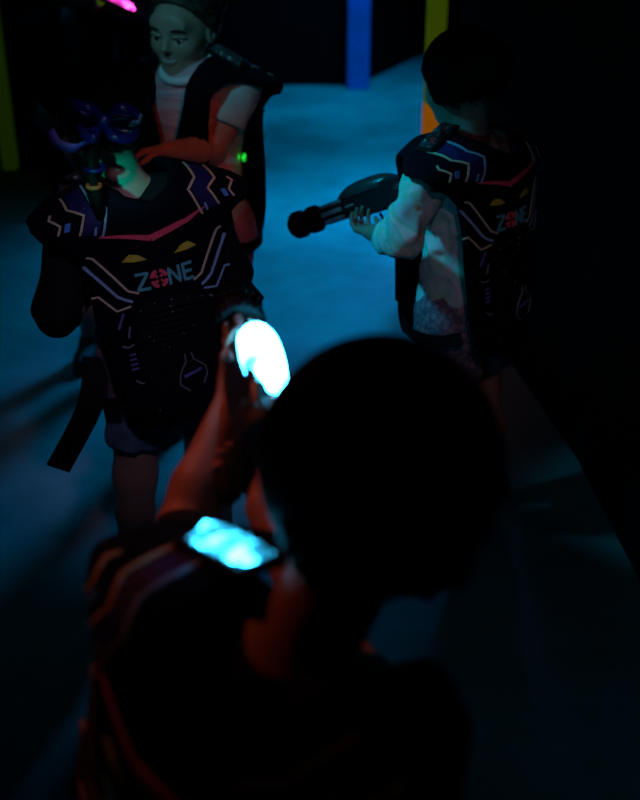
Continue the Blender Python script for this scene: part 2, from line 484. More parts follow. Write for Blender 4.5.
def sdf_mesh(ops, h, disp=None):
    los = [o[1][1] for o in ops if o[0] == '+']; his = [o[1][2] for o in ops if o[0] == '+']
    lo = np.min(los, 0) - 4 * h; hi = np.max(his, 0) + 4 * h
    n = np.ceil((hi - lo) / h).astype(int) + 1
    D = np.full(n, 1.0, np.float32)
    ax = [lo[i] + h * np.arange(n[i]) for i in range(3)]

    def pts(sl):
        g = np.meshgrid(*[ax[i][sl[i]] for i in range(3)], indexing='ij')
        return np.stack(g, -1).astype(np.float32)
    for (op, (f, a, b), k) in ops:
        if a is None: sl = tuple(slice(0, n[i]) for i in range(3))
        else:
            m = k + 3 * h + 0.004
            i0 = np.maximum(0, np.floor((a - m - lo) / h).astype(int)); i1 = np.minimum(n, np.ceil((b + m - lo) / h).astype(int) + 1)
            if np.any(i1 <= i0): continue
            sl = tuple(slice(i0[i], i1[i]) for i in range(3))
        p = f(pts(sl)); d = D[sl]
        if op == '+':
            hh = np.maximum(k - np.abs(d - p), 0) / max(k, 1e-6)
            D[sl] = np.minimum(d, p) - hh * hh * k * 0.25
        else:
            p = p if op == '&' else -p
            hh = np.maximum(k - np.abs(d - p), 0) / max(k, 1e-6)
            D[sl] = np.maximum(d, p) + hh * hh * k * 0.25
    if disp is not None:
        band = np.abs(D) < 0.025
        ix = np.argwhere(band)
        P = lo + ix * h
        D[band] -= disp(P).astype(np.float32)
    # naive surface nets
    ins = D < 0
    c = np.zeros(np.array(n) - 1, np.int8)
    for i in (0, 1):
        for j in (0, 1):
            for k in (0, 1):
                c += ins[i:n[0] - 1 + i, j:n[1] - 1 + j, k:n[2] - 1 + k]
    act = (c > 0) & (c < 8)
    cells = np.argwhere(act)
    vid = np.full(act.shape, -1, np.int32); vid[act] = np.arange(len(cells))
    acc = np.zeros((len(cells), 3)); cnt = np.zeros(len(cells))
    corners = [(i, j, k) for i in (0, 1) for j in (0, 1) for k in (0, 1)]
    val = {q: D[cells[:, 0] + q[0], cells[:, 1] + q[1], cells[:, 2] + q[2]] for q in corners}
    for a_ in corners:
        for x in range(3):
            if a_[x] == 0:
                b_ = list(a_); b_[x] = 1; b_ = tuple(b_)
                va, vb = val[a_], val[b_]
                s = (va < 0) != (vb < 0)
                t = np.where(s, va / np.where(s, va - vb, 1), 0)
                pos = np.array(a_, float)[None, :].repeat(len(cells), 0); pos[:, x] += t
                acc[s] += pos[s]; cnt[s] += 1
    verts = lo + (cells + acc / cnt[:, None]) * h
    faces = []
    for x in range(3):
        y, z = (x + 1) % 3, (x + 2) % 3
        s0 = [slice(None)] * 3; s1 = [slice(None)] * 3
        s0[x] = slice(0, n[x] - 1); s1[x] = slice(1, n[x])
        for q in (y, z):
            s0[q] = slice(1, n[q] - 1); s1[q] = slice(1, n[q] - 1)
        A = ins[tuple(s0)]; B = ins[tuple(s1)]
        for (sel, flip) in ((A & ~B, False), (~A & B, True)):
            e = np.argwhere(sel); off = np.ones(3, int); off[x] = 0; e = e + off
            if not len(e): continue

            def cell(dy, dz):
                q = e.copy(); q[:, y] += dy; q[:, z] += dz
                return vid[q[:, 0], q[:, 1], q[:, 2]]
            quad = np.stack([cell(-1, -1), cell(0, -1), cell(0, 0), cell(-1, 0)], 1)
            faces.append(quad[:, ::-1] if flip else quad)
    return verts, np.concatenate(faces)


def frame(yaw, lean_r=0.0, lean_f=0.0):
    """columns right, forward, up; yaw turns left, leans in radians"""
    f = V(-math.sin(yaw), math.cos(yaw), 0); r = V(math.cos(yaw), math.sin(yaw), 0)
    u = nrm(V(0, 0, 1) + r * math.tan(lean_r) + f * math.tan(lean_f))
    f = nrm(f - u * (f @ u)); r = np.cross(f, u)
    return np.stack([r, f, u], 1)


def look(fd, up=(0, 0, 1)):
    f = nrm(fd); u = np.asarray(up, float); u = nrm(u - f * (f @ u)); r = np.cross(f, u)
    return np.stack([r, f, u], 1)


def hand_ops(wr, d, n, side, curl=(0.5, 0.6, 0.5), s=1.0, thumb=0.4):
    """wr wrist, d finger direction, n where the palm faces, side = which way the thumb lies"""
    d = nrm(d); n = nrm(n - d * (np.asarray(n) @ d)); sd = nrm(np.cross(d, n)) * side
    ops = []
    lens = [1.0, 1.12, 1.04, 0.82]
    for i in range(4):
        off = (1.5 - i) * 0.0142 * s
        mcp = wr + d * (0.060 - 0.003 * abs(i - 1.2)) * s + sd * off
        ops.append(('+', rc(wr + sd * off * 0.55, mcp, 0.0125 * s, 0.0085 * s), 0.010))
        a = 0; p = mcp; dd = nrm(d + sd * (1.5 - i) * 0.10)
        for j, L in enumerate((0.027, 0.019, 0.015)):
            a += curl[j]
            q = p + (dd * math.cos(a) + n * math.sin(a)) * L * lens[i] * s
            ops.append(('+', rc(p, q, (0.0068 - 0.0006 * j) * s, (0.0062 - 0.0006 * j) * s), 0.003)); p = q
    t0 = wr + d * 0.014 * s + sd * 0.014 * s
    t1 = t0 + nrm(d * 0.75 + sd * 0.75 + n * thumb) * 0.030 * s
    t2 = t1 + nrm(d * 0.95 + sd * 0.25 + n * thumb) * 0.023 * s
    t3 = t2 + nrm(d * 0.95 + sd * 0.05 + n * (thumb + 0.15)) * 0.018 * s
    ops += [('+', rc(t0, t1, 0.0115 * s, 0.0085 * s), 0.008), ('+', rc(t1, t2, 0.0082 * s, 0.0072 * s), 0.004), ('+', rc(t2, t3, 0.0072 * s, 0.0058 * s), 0.003)]
    return ops


def head_ops(c, H, s=1.0):
    """c head centre, H columns right/forward/up"""
    g = lambda *p: c + H @ (np.array(p) * s)
    e = lambda p, r: el(g(*p), np.array(r) * s, H)
    R = []
    R += [('+', e((0, -0.012, 0.020), (0.071, 0.084, 0.076)), 0.01),
          ('+', e((0, 0.022, -0.028), (0.056, 0.058, 0.062)), 0.03),
          ('+', e((0, 0.046, -0.072), (0.026, 0.026, 0.020)), 0.03),
          ('+', e((-0.034, 0.046, -0.024), (0.024, 0.022, 0.022)), 0.02),
          ('+', e((0.034, 0.046, -0.024), (0.024, 0.022, 0.022)), 0.02),
          ('+', e((0, 0.066, 0.032), (0.045, 0.012, 0.022)), 0.03)]
    for q in (-1, 1):
        R.append(('-', e((q * 0.030, 0.086, 0.000), (0.017, 0.016, 0.010)), 0.012))
    R += [('+', rc(g(0, 0.072, 0.004), g(0, 0.089, -0.022), 0.0065 * s, 0.0095 * s), 0.010),
          ('+', e((-0.009, 0.080, -0.026), (0.0065, 0.007, 0.006)), 0.005), ('+', e((0.009, 0.080, -0.026), (0.0065, 0.007, 0.006)), 0.005)]
    R += [('+', rc(g(-0.019, 0.064, -0.047), g(0, 0.073, -0.046), 0.0045 * s, 0.006 * s), 0.006), ('+', rc(g(0.019, 0.064, -0.047), g(0, 0.073, -0.046), 0.0045 * s, 0.006 * s), 0.006),
          ('+', rc(g(-0.015, 0.064, -0.056), g(0, 0.071, -0.058), 0.0045 * s, 0.006 * s), 0.006), ('+', rc(g(0.015, 0.064, -0.056), g(0, 0.071, -0.058), 0.0045 * s, 0.006 * s), 0.006)]
    for q in (-1, 1):
        R.append(('+', e((q * 0.072, -0.010, -0.004), (0.009, 0.017, 0.027)), 0.006))
        R.append(('-', e((q * 0.080, -0.004, 0.000), (0.006, 0.009, 0.014)), 0.005))
    return R


def torso_ops(P, T, s=1.0):
    g = lambda *p: P + T @ (np.array(p) * s)
    e = lambda p, r: el(g(*p), np.array(r) * s, T)
    return [('+', e((0, -0.005, 0.00), (0.122, 0.088, 0.095)), 0.02), ('+', e((0, 0.002, 0.12), (0.104, 0.078, 0.13)), 0.05),
            ('+', e((0, 0, 0.26), (0.122, 0.084, 0.125)), 0.05), ('+', rc(g(-0.10, -0.006, 0.342), g(0.10, -0.006, 0.342), 0.046 * s, 0.046 * s), 0.04)]


def wrinkle(amp, fr, seed):
    r = np.random.default_rng(seed); K = r.normal(size=(5, 3)) * fr; ph = r.uniform(0, 6, 5)

    def f(P):
        q = np.zeros(len(P))
        for k, p in zip(K, ph):
            q += np.sin(P @ k + p + 1.5 * np.sin(P @ k[[1, 2, 0]] * 0.6))
        return amp * q / 2.5
    return f


def person(label, group, P, T, head, H, arms, legs, s=1.0, vox=0.004, hands=True, hs=1.0, sleeve=0.55, short=0.75, arm_s=1.0,
           shirt=None, sleeve_mat=None, pants=None, wr_seed=1, shirt_bottom=-0.03, hem=None, neck_r=0.037, wr_amp=0.0035):
    """arms: {'L':(shoulder, elbow, wrist, fingerdir, palmdir, thumbside, curl)}; legs: {'L':(hip, knee, ankle, toe dir)} in world coordinates"""
    base = V(P[0], P[1], 0)
    root = empty('person', tuple(base)); tag(root, label, 'person', group)
    g = lambda *p: P + T @ (np.array(p) * s)
    tor = torso_ops(P, T, s)
    nk = [('+', rc(g(0, -0.012, 0.345), head + H @ (np.array([0, -0.022, -0.030]) * hs), (neck_r + 0.005) * s, neck_r * s), 0.03)]
    body = list(tor) + nk
    for sd, A in arms.items():
        sh, elb, wr = A[:3]
        body += [('+', rc(sh, elb, 0.040 * s * arm_s, 0.031 * s * arm_s), 0.03), ('+', rc(elb, elb + (wr - elb) * 0.35, 0.031 * s * arm_s, 0.031 * s * arm_s), 0.015), ('+', rc(elb + (wr - elb) * 0.35, wr, 0.031 * s * arm_s, 0.0205 * s * arm_s), 0.015)]
        if hands: body += hand_ops(wr + nrm(A[3]) * 0.006, A[3], A[4], A[5], A[6], 0.92 * s)
    for sd, L in legs.items():
        hp, kn, an = L[:3]
        body += [('+', rc(hp, kn, 0.070 * s, 0.046 * s), 0.03), ('+', rc(kn, kn + (an - kn) * 0.35 - V(L[3][0], L[3][1], 0) * 0.012, 0.044 * s, 0.044 * s), 0.03), ('+', rc(kn + (an - kn) * 0.35, an, 0.042 * s, 0.027 * s), 0.02),
                 ('+', rc(an, an + nrm(V(*L[3])) * 0.09 * s - V(0, 0, 0.035 * s), 0.028 * s, 0.020 * s), 0.02)]
    body += head_ops(head, H, hs)
    v, f = sdf_mesh(body, vox)
    mesh_obj('body', v, f, M['skin'], root, True, base)
    # ---- shirt
    if shirt is not None:
        ops = grow(tor, 0.010 * s)
        for sd, A in arms.items():
            sh, elb, wr = A[:3]
            if sleeve <= 1:
                ops.append(('+', rc(sh, sh + (elb - sh) * sleeve, 0.046 * s * arm_s, 0.047 * s * arm_s, flat=True), 0.02))
            else:
                ops.append(('+', rc(sh, elb, 0.043 * s * arm_s, 0.041 * s * arm_s), 0.02)); ops.append(('+', rc(elb, elb + (wr - elb) * (sleeve - 1), 0.041 * s * arm_s, 0.031 * s * arm_s, flat=True), 0.012))
        ops.append(('&', half(g(0, 0, shirt_bottom), -T[:, 2]), 0.004))
        v, f = sdf_mesh(ops, 0.005, wrinkle(wr_amp, 45, wr_seed))
        o = mesh_obj('shirt', v, f, shirt, root, True, base)
        if sleeve_mat is not None:      # raglan sleeves of another colour
            o.data.materials.append(sleeve_mat)
            cen = v[f].mean(1); q = (cen - P) @ T
            o.data.polygons.foreach_set('material_index', (np.abs(q[:, 0]) > 0.112 * s).astype(np.int32)); o.data.update()
    if hem is not None:
        ops = grow(tor[:2], 0.030 * s) + [('&', half(g(0, 0, hem[1]), -T[:, 2]), 0.003), ('&', half(g(0, 0, hem[2]), T[:, 2]), 0.003)]
        v, f = sdf_mesh(ops, 0.005, wrinkle(0.005, 60, wr_seed + 9))
        mesh_obj('undershirt', v, f, hem[0], root, True, base)
    if pants is not None:
        ops = grow(tor[:1], 0.014 * s)
        for sd, L in legs.items():
            hp, kn, an = L[:3]
            ops.append(('+', rc(hp, hp + (kn - hp) * short, 0.082 * s, 0.070 * s, flat=True), 0.02))
        ops.append(('&', half(g(0, 0, 0.055), T[:, 2]), 0.003))
        v, f = sdf_mesh(ops, 0.005, wrinkle(0.004, 40, wr_seed + 3))
        mesh_obj('shorts', v, f, pants, root, True, base)
    for sd, L in legs.items():
        an = L[2]; td = nrm(V(L[3][0], L[3][1], 0)); ax = np.stack([np.cross(td, (0, 0, 1)), td, V(0, 0, 1)], 1)
        c = V(an[0], an[1], 0) + td * 0.038 * s
        ops = [('+', el(c + V(0, 0, 0.030 * s), np.array([0.036, 0.098, 0.036]) * s, ax), 0.01), ('+', rc(an + V(0, 0, 0.01), V(an[0], an[1], 0.04), 0.036 * s, 0.036 * s), 0.03), ('&', half((0, 0, 0.016), (0, 0, -1)), 0.002)]
        v, f = sdf_mesh(ops, 0.005); sh = mesh_obj('shoe', v, f, M['shoe'], root, True, base)
        ops = [('+', el(c + V(0, 0, 0.010), np.array([0.040, 0.104, 0.022]) * s, ax), 0.0), ('&', half((0, 0, 0.0), (0, 0, -1)), 0.002), ('&', half((0, 0, 0.020), (0, 0, 1)), 0.002)]
        v, f = sdf_mesh(ops, 0.005); so = mesh_obj('sole', v, f, M['sole'], sh, True, base)
    return root, base


# ------------------------------------------------------------------ the vest (one pattern, worn by every child)
VA, VB_, L1 = 0.122, 0.072, 0.42
LA = math.pi * math.sqrt((VA ** 2 + VB_ ** 2) / 2)
VT = L1 + LA + L1


def vsurf(s, v):
    if v < L1: f, u = -VA, -0.08 + v
    elif v < L1 + LA:
        th = (v - L1) / LA * math.pi; f, u = -VA * math.cos(th), 0.34 + VB_ * math.sin(th)
    else: f, u = VA, 0.34 - (v - L1 - LA)
    cf = f / VA
    w = max(0.0, 1 - abs(v - (L1 + LA / 2)) / (LA / 2 + 0.10))
    w = w * w * (3 - 2 * w)
    f -= cf * 1.9 * s * s * (1 - 0.6 * w)
    u -= 0.42 * max(0, abs(s) - 0.05) * w
    # the back plate follows the hollow of the back
    f += 0.010 * cf * math.cos((u - 0.02) * 9) * (1 - w)
    return V(s, f, u)


def vmap(s, v, off=0.0):
    p = vsurf(s, v)
    if off == 0: return p
    e = 1e-3
    n = np.cross(vsurf(s + e, v) - vsurf(s - e, v), vsurf(s, v + e) - vsurf(s, v - e))
    return p + nrm(n) * off


TH = 0.014
O_V = [0, .012, .04, .10, .22, .30, .36, .40, .43, .50, L1 + LA / 2, .595, .62, .66, .72, .80, .90, 1.0, 1.10, 1.133, VT]
O_S = [.085, .100, .115, .126, .132, .132, .140, .165, .196, .214, .212, .200, .160, .132, .112, .100, .100, .105, .100, .09, .08]
I_V = [0, .455, .48, .52, L1 + LA / 2, .66, .74, .90, .93, VT]
I_S = [0, 0, .040, .060, .064, .062, .050, .006, 0, 0]


def vest_panel():
    rows = np.concatenate([np.linspace(0, VT, 92), I_V, O_V]); rows = np.unique(np.round(rows, 4)); nu = 10
    mb = MB()
    for sg in (-1, 1):
        v = []; f = []; nr = len(rows)
        for off in (TH, 0.0):
            for r in rows:
                so = np.interp(r, O_V, O_S); si = np.interp(r, I_V, I_S)
                for i in range(nu + 1):
                    s = si + (so - si) * i / nu
                    edge = 0.004 if i in (0, nu) and si > 0 else (0.004 if i == nu else 0)
                    v.append(vmap(sg * s, r, off - (edge if off > 0 else -edge)))
        n1 = nr * (nu + 1); q = lambda j, i: j * (nu + 1) + i
        for j in range(nr - 1):
            for i in range(nu):
                a = (q(j, i), q(j, i + 1), q(j + 1, i + 1), q(j + 1, i))
                f.append(a if sg > 0 else a[::-1]); b = tuple(k + n1 for k in a); f.append(b[::-1] if sg > 0 else b)
            for i in (0, nu):
                if i == 0 and np.interp(rows[j], I_V, I_S) == 0 and np.interp(rows[j + 1], I_V, I_S) == 0: continue
                a = (q(j, i), q(j + 1, i), q(j + 1, i) + n1, q(j, i) + n1)
                f.append(a if (sg > 0) == (i == 0) else a[::-1])
        for j in (0, nr - 1):
            for i in range(nu):
                a = (q(j, i), q(j, i + 1), q(j, i + 1) + n1, q(j, i) + n1); f.append(a)
        mb.add(v, f)
    return mb


def ribbon(mb, pts, w, off=TH, h=0.0022, mirror=False, sub=0.012):
    """a printed or piped line lying on the vest, pts in (s, v) metres; raised by h"""
    for sg in ((1, -1) if mirror else (1,)):
        P = []
        for a, b in zip(pts[:-1], pts[1:]):
            a = np.array(a, float); b = np.array(b, float); n = max(1, int(np.linalg.norm(b - a) / sub))
            for k in range(n): P.append(a + (b - a) * k / n)
        P.append(np.array(pts[-1], float))
        ww = w if hasattr(w, '__len__') else [w, w]
        v = []; f = []; n = len(P)
        for j, p in enumerate(P):
            d = nrm(P[min(j + 1, n - 1)] - P[max(j - 1, 0)]); m = np.array([-d[1], d[0]])
            wj = np.interp(j / (n - 1), np.linspace(0, 1, len(ww)), ww)
            a = p + m * wj / 2; b = p - m * wj / 2
            for (q, o) in ((a, off - 0.002), (a, off + h), (b, off + h), (b, off - 0.002)):
                v.append(vmap(sg * q[0], q[1], o))
        for j in range(n - 1):
            for i in range(3):
                f.append((j * 4 + i, j * 4 + i + 1, (j + 1) * 4 + i + 1, (j + 1) * 4 + i))
        f.append((0, 1, 2, 3)); f.append(tuple((n - 1) * 4 + i for i in (3, 2, 1, 0)))
        mb.add(v, f)
    return mb


def patch(mb, outline, off=TH, h=0.0015, mirror=False):
    """filled printed shape (convex-ish fan) on the vest"""
    for sg in ((1, -1) if mirror else (1,)):
        o = np.array(outline, float); c = o.mean(0); rings = [1.0, 0.66, 0.33]
        v = []; f = []; n = len(o)
        for k in rings:
            for p in o: v.append(vmap(sg * (c + (p - c) * k)[0], (c + (p - c) * k)[1], off + h))
        v.append(vmap(sg * c[0], c[1], off + h))
        for r in range(2):
            for i in range(n):
                k = (i + 1) % n; f.append((r * n + i, r * n + k, (r + 1) * n + k, (r + 1) * n + i))
        for i in range(n): f.append((2 * n + i, 2 * n + (i + 1) % n, 3 * n))
        b = len(v)
        for p in o: v.append(vmap(sg * p[0], p[1], off - 0.002))
        for i in range(n):
            k = (i + 1) % n; f.append((i, b + i, b + k, k))
        mb.add(v, f)
    return mb


def vest_parts():
    """list of (name, MB, material) in the torso frame"""
    P = []
    # --- wide printed band and zigzag lines over each shoulder wing
    band = MB()
    for sg in (1, -1):
        ribbon(band, [(sg * .114, .424), (sg * .097, .470), (sg * .119, .502), (sg * .119, .56)], .030, h=0.001)
    P.append(('shoulder_print', band, M['navy']))
    cr = MB(); pb = MB(); bl = MB()
    for sg in (1, -1):
        z = [(sg * .094, .412), (sg * .076, .468), (sg * .098, .500), (sg * .098, .560)]; ribbon(pb if sg < 0 else cr, z, .0045)
        z = [(sg * .132, .432), (sg * .116, .472), (sg * .140, .504), (sg * .140, .570)]; ribbon(cr, z, .0045)
        z = [(sg * .168, .452), (sg * .160, .470), (sg * .176, .500), (sg * .170, .516)]; ribbon(cr, z, .0045)
        ribbon(pb, [(sg * .106, .420), (sg * .102, .438)], .0045)
        ribbon(bl, [(sg * .152, .452), (sg * .146, .470)], .010)
    # side circuit lines
    for sg in (1, -1):
        ribbon(cr, [(sg * .128, .372), (sg * .118, .368), (sg * .070, .292), (sg * .052, .284)], .0038)
        ribbon(pb, [(sg * .136, .352), (sg * .090, .284), (sg * .078, .276), (sg * .066, .270)], .0050)
        ribbon(cr if sg < 0 else pb, [(sg * .134, .286), (sg * .122, .288), (sg * .096, .256), (sg * .070, .262)], .0034)
    P += [('cream_line', cr, M['cream']), ('pale_blue_line', pb, M['pale_blue']), ('blue_dash', bl, M['blue_ink'])]
    ch = MB(); ribbon(ch, [(-.100, .412), (-.012, .386)], [.003, .011]); ribbon(ch, [(.100, .428), (.060, .404), (-.012, .386)], [.003, .011, .013])
    P.append(('collar_chevron', ch, M['pink']))
    ey = MB()
    for sg in (1, -1):
        patch(ey, [(sg * .026, .346), (sg * .040, .358), (sg * .056, .362), (sg * .070, .350), (sg * .050, .346)])
    P.append(('eye_mark', ey, M['yellow']))
    # --- ZONE
    le = MB(); y0, y1 = .290, .320; w = .0055
    ribbon(le, [(-.053, y1), (-.030, y1), (-.052, y0), (-.029, y0)], w, sub=.004)
    ribbon(le, [(.008, y0 - .002), (.008, y1), (.027, y0), (.027, y1 + .002)], w, sub=.004)
    ribbon(le, [(.054, y1), (.036, y1), (.036, y0), (.054, y0)], w, sub=.004); ribbon(le, [(.0365, .305), (.052, .305)], w)
    P.append(('lettering', le, M['teal']))
    ob = MB(); cx, cy, r = -.011, .305, .0145
    for q in range(4):
        a0 = math.pi / 2 * q + .22; a1 = math.pi / 2 * (q + 1) - .22
        ribbon(ob, [(cx + r * math.cos(a) * .95, cy + r * math.sin(a) * 1.05) for a in np.linspace(a0, a1, 6)], .0068, sub=.005)
        a = math.pi / 4 + q * math.pi / 2
        ribbon(ob, [(cx + .004 * math.cos(a), cy + .004 * math.sin(a)), (cx + .010 * math.cos(a), cy + .010 * math.sin(a))], .0045, sub=.003)
    P.append(('target_letter', ob, M['pink']))
    # --- electronics plate on the lower back with ribs, screws and traces
    un = MB()
    out = [(-.070, .045), (-.060, .030), (.060, .030), (.070, .045), (.074, .14), (.066, .25), (.050, .268), (-.050, .268), (-.066, .25), (-.074, .14)]
    patch(un, out, TH, 0.012); P.append(('electronics_plate', un, M['unit']))
    rb = MB(); o2 = TH + .012
    for k in range(6): ribbon(rb, [(-.040, .248 - k * .012), (.040, .248 - k * .012)], .005, o2, .003)
    ribbon(rb, [(-.028, .165), (-.028, .06)], .006, o2, .003); ribbon(rb, [(.052, .18), (.052, .06)], .006, o2, .003)
    P.append(('rib', rb, M['unit']))
    tr = MB()
    ribbon(tr, [(.004, .150), (.004, .135), (-.010, .112), (-.014, .090), (.002, .072)], .0022, o2); ribbon(tr, [(.016, .150), (.018, .136), (.038, .116), (.040, .098), (.030, .080)], .0022, o2)
    P.append(('trace', tr, M['yellow'] if False else M['grey_ink']))
    t2 = MB()
    ribbon(t2, [(-.004, .104), (.030, .112)], .005, o2)
    for k in range(4): ribbon(t2, [(-.092, .165 - k * .010), (-.080, .167 - k * .010)], .0032)
    for k in range(4): ribbon(t2, [(.088, .205 - k * .010), (.096, .203 - k * .010)], .0028)
    ribbon(t2, [(-.056, .11), (-.060, .08), (-.070, .06)], .004)
    ribbon(t2, [(.080, .120), (.094, .100), (.104, .094)], .003); ribbon(t2, [(-.100, .22), (-.086, .25)], .004)
    P.append(('violet_trace', t2, mat('violet_ink', (0.14, 0.14, 0.45), 0.7, emit=(0.1, 0.1, 0.5), es=0.003)))
    t3 = MB()
    ribbon(t3, [(-.100, .185), (-.090, .181), (-.080, .186)], .003); ribbon(t3, [(-.090, .112), (-.080, .104), (-.070, .106)], .003); ribbon(t3, [(.078, .245), (.094, .232)], .003)
    ribbon(t3, [(.084, .160), (.092, .150)], .003); ribbon(t3, [(.09, .20), (.102, .213)], .003); ribbon(t3, [(-.046, .062), (-.038, .078)], .003); ribbon(t3, [(.0, .058), (.018, .05)], .003)
    ribbon(t3, [(-.086, .200), (-.080, .222)], .003)
    P.append(('green_trace', t3, M['grey_ink']))
    sc = MB()
    r2 = random.Random(7)
    for (s, v) in [(-.058, .045), (.058, .045), (-.056, .252), (.056, .252), (0, .262), (-.045, .19), (-.036, .21), (-.05, .20), (-.03, .18), (.03, .2), (.01, .19), (-.02, .17), (-.004, .25), (-.002, .238), (.03, .256), (-.03, .262)]:
        sc.ball(vmap(s, v, o2 + .001), r2.uniform(.0025, .0042), 8, 5)
    P.append(('screw', sc, mat('dark_screw', (0.10, 0.10, 0.11), 0.35, metal=0.5)))
    # --- front plate (buckle panel with pockets, seen on the child who faces the camera)
    fp = MB()
    for sg in (1, -1):
        patch(fp, [(sg * .034, .82), (sg * .088, .82), (sg * .088, .90), (sg * .030, .92)], TH, .008); patch(fp, [(sg * .015, .96), (sg * .090, .95), (sg * .088, 1.07), (sg * .015, 1.08)], TH, .008)
    P.append(('front_pocket', fp, M['vest']))
    # --- straps round the sides
    st = MB()
    for sg in (1, -1):
        for u in (-0.03,):
            st.belt(bez([V(sg * .128, -.088, u), V(sg * .150, -.04, u - .012), V(sg * .152, .03, u - .014), V(sg * .128, .088, u)], 6), (0, 0, 1), .030, .004)
    P.append(('side_strap', st, M['edge']))
    return P


def shoulder_light():
    """faceted LED housing on top of the left shoulder: (rubber base, lens)"""
    c = vmap(-.094, L1 + LA / 2, TH); a1 = nrm(vmap(-.13, L1 + LA / 2, TH) - vmap(-.066, L1 + LA / 2, TH)); a2 = V(0, 1, 0); a3 = np.cross(a2, a1) * -1
    if a3[2] < 0: a3 = -a3
    ax = np.stack([a1, a2, a3]); b = MB(); b.box(c + a3 * .003, (.104, .054, .010), ax, .004)
    l = MB(); r = random.Random(3); nx, ny = 17, 7; v = []; f = []
    for i in range(nx):
        for j in range(ny):
            x = (i / (nx - 1) - .5); y = (j / (ny - 1) - .5); e = i in (0, nx - 1) or j in (0, ny - 1)
            z = .004 if e else .018 + r.uniform(0, .007) - .020 * abs(y) - .022 * x * x
            k = 1 if e else .97
            v.append(c + a1 * x * .094 * k * (1 - .5 * abs(y) * 0) + a2 * y * .044 * k + a3 * z)
    q = lambda i, j: i * ny + j
    for i in range(nx - 1):
        for j in range(ny - 1): f.append((q(i, j), q(i + 1, j), q(i + 1, j + 1), q(i, j + 1)))
    n0 = len(v); v += [c + a1 * x * .047 + a2 * y * .022 for (x, y) in ((-1, -1), (1, -1), (1, 1), (-1, 1))]
    f.append((n0 + 3, n0 + 2, n0 + 1, n0)); l.add(v, f)
    return b, l


VP = vest_panel(); VPARTS = vest_parts(); SL = shoulder_light()
VMESH = {}


def put_vest(root, base, P, T, s=1.0, light=None, extra=None):
    """hang a vest on a torso; copies share mesh data"""
    from mathutils import Matrix
    Mx = Matrix(((*(T[0] * s), P[0] - base[0]), (*(T[1] * s), P[1] - base[1]), (*(T[2] * s), P[2] - base[2]), (0, 0, 0, 1)))
    if 'vest' not in VMESH:
        o = VP.build('vest', M['vest'], root, True); VMESH['vest'] = o.data
        VMESH['parts'] = []
    else:
        o = bpy.data.objects.new('vest', VMESH['vest']); C.objects.link(o); o.parent = root
    o.matrix_local = Mx
    first = not VMESH['parts']
    if first:
        for (n, b, m) in VPARTS + [('light_base', SL[0], M['edge']), ('shoulder_light', SL[1], M['lens_off'])]:
            for q in ([b] if n in ('screw', 'light_base', 'shoulder_light') else b.pieces()):
                VMESH['parts'].append((n, q, m, None))
    for i, (n, b, m, me) in enumerate(list(VMESH['parts'])):
        if me is None:
            q = b.build(n, m, o, n == 'screw'); VMESH['parts'][i] = (n, b, m, q.data)
        else:
            q = bpy.data.objects.new(n, me); C.objects.link(q); q.parent = o
        if n == 'screw': q['kind'] = 'stuff'
        if n == 'shoulder_light' and light is not None:
            q.data = q.data.copy(); q.data.materials[0] = light[0]; q['label'] = light[1]
    return o


def hair_cap(c, H, s, grow_=0.012, cuts=(), adds=(), k=0.02, disp=0.004, seed=1, fr=110):
    g = lambda *p: c + H @ (np.array(p) * s)
    e = lambda p, r: el(g(*p), np.array(r) * s, H)
    ops = [('+', e((0, -0.014, 0.022), (0.071 + grow_, 0.084 + grow_, 0.076 + grow_)), 0.01)]
    for (p, r) in adds: ops.append(('+', e(p, r), k))
    for (p, n) in cuts: ops.append(('&', half(g(*p), H @ np.array(n, float)), 0.012))
    return sdf_mesh(ops, 0.0035, wrinkle(disp, fr, seed))


def tufts(c, H, s, n, rad, length, seed, zmin=-0.3, lift=0.35, part=(0, 0.2, 1), facecut=0.45, wid=0.0022):
    """short tapering locks combed over the skull"""
    r = np.random.default_rng(seed); mb = MB(); part = nrm(part)
    k = 0
    while k < n:
        d = nrm(r.normal(size=3))
        if d[2] < zmin or (d[1] > facecut and d[2] < 0.45) or d[1] > 0.55: continue
        k += 1
        p = np.array([0, -0.014, 0.022]) + d * np.array(rad)
        t = nrm(d * (d @ part) - part + r.normal(size=3) * 0.35); t = nrm(t - d * (t @ d))
        L = length * r.uniform(0.6, 1.3); pts = []
        for q in (0, .35, .7, 1):
            e0 = np.array([0, -0.014, 0.022]); w_ = (p + t * L * q - e0); w_ = w_ / np.linalg.norm(w_ / np.array(rad))
            pts.append(c + H @ ((e0 + w_ * (1 + lift * 0.35 * (q - 0.75 * q * q))) * s))
        w = wid * s
        mb.tube(pts, [w * .6, w, w * .75, w * .15], 5)
    return mb


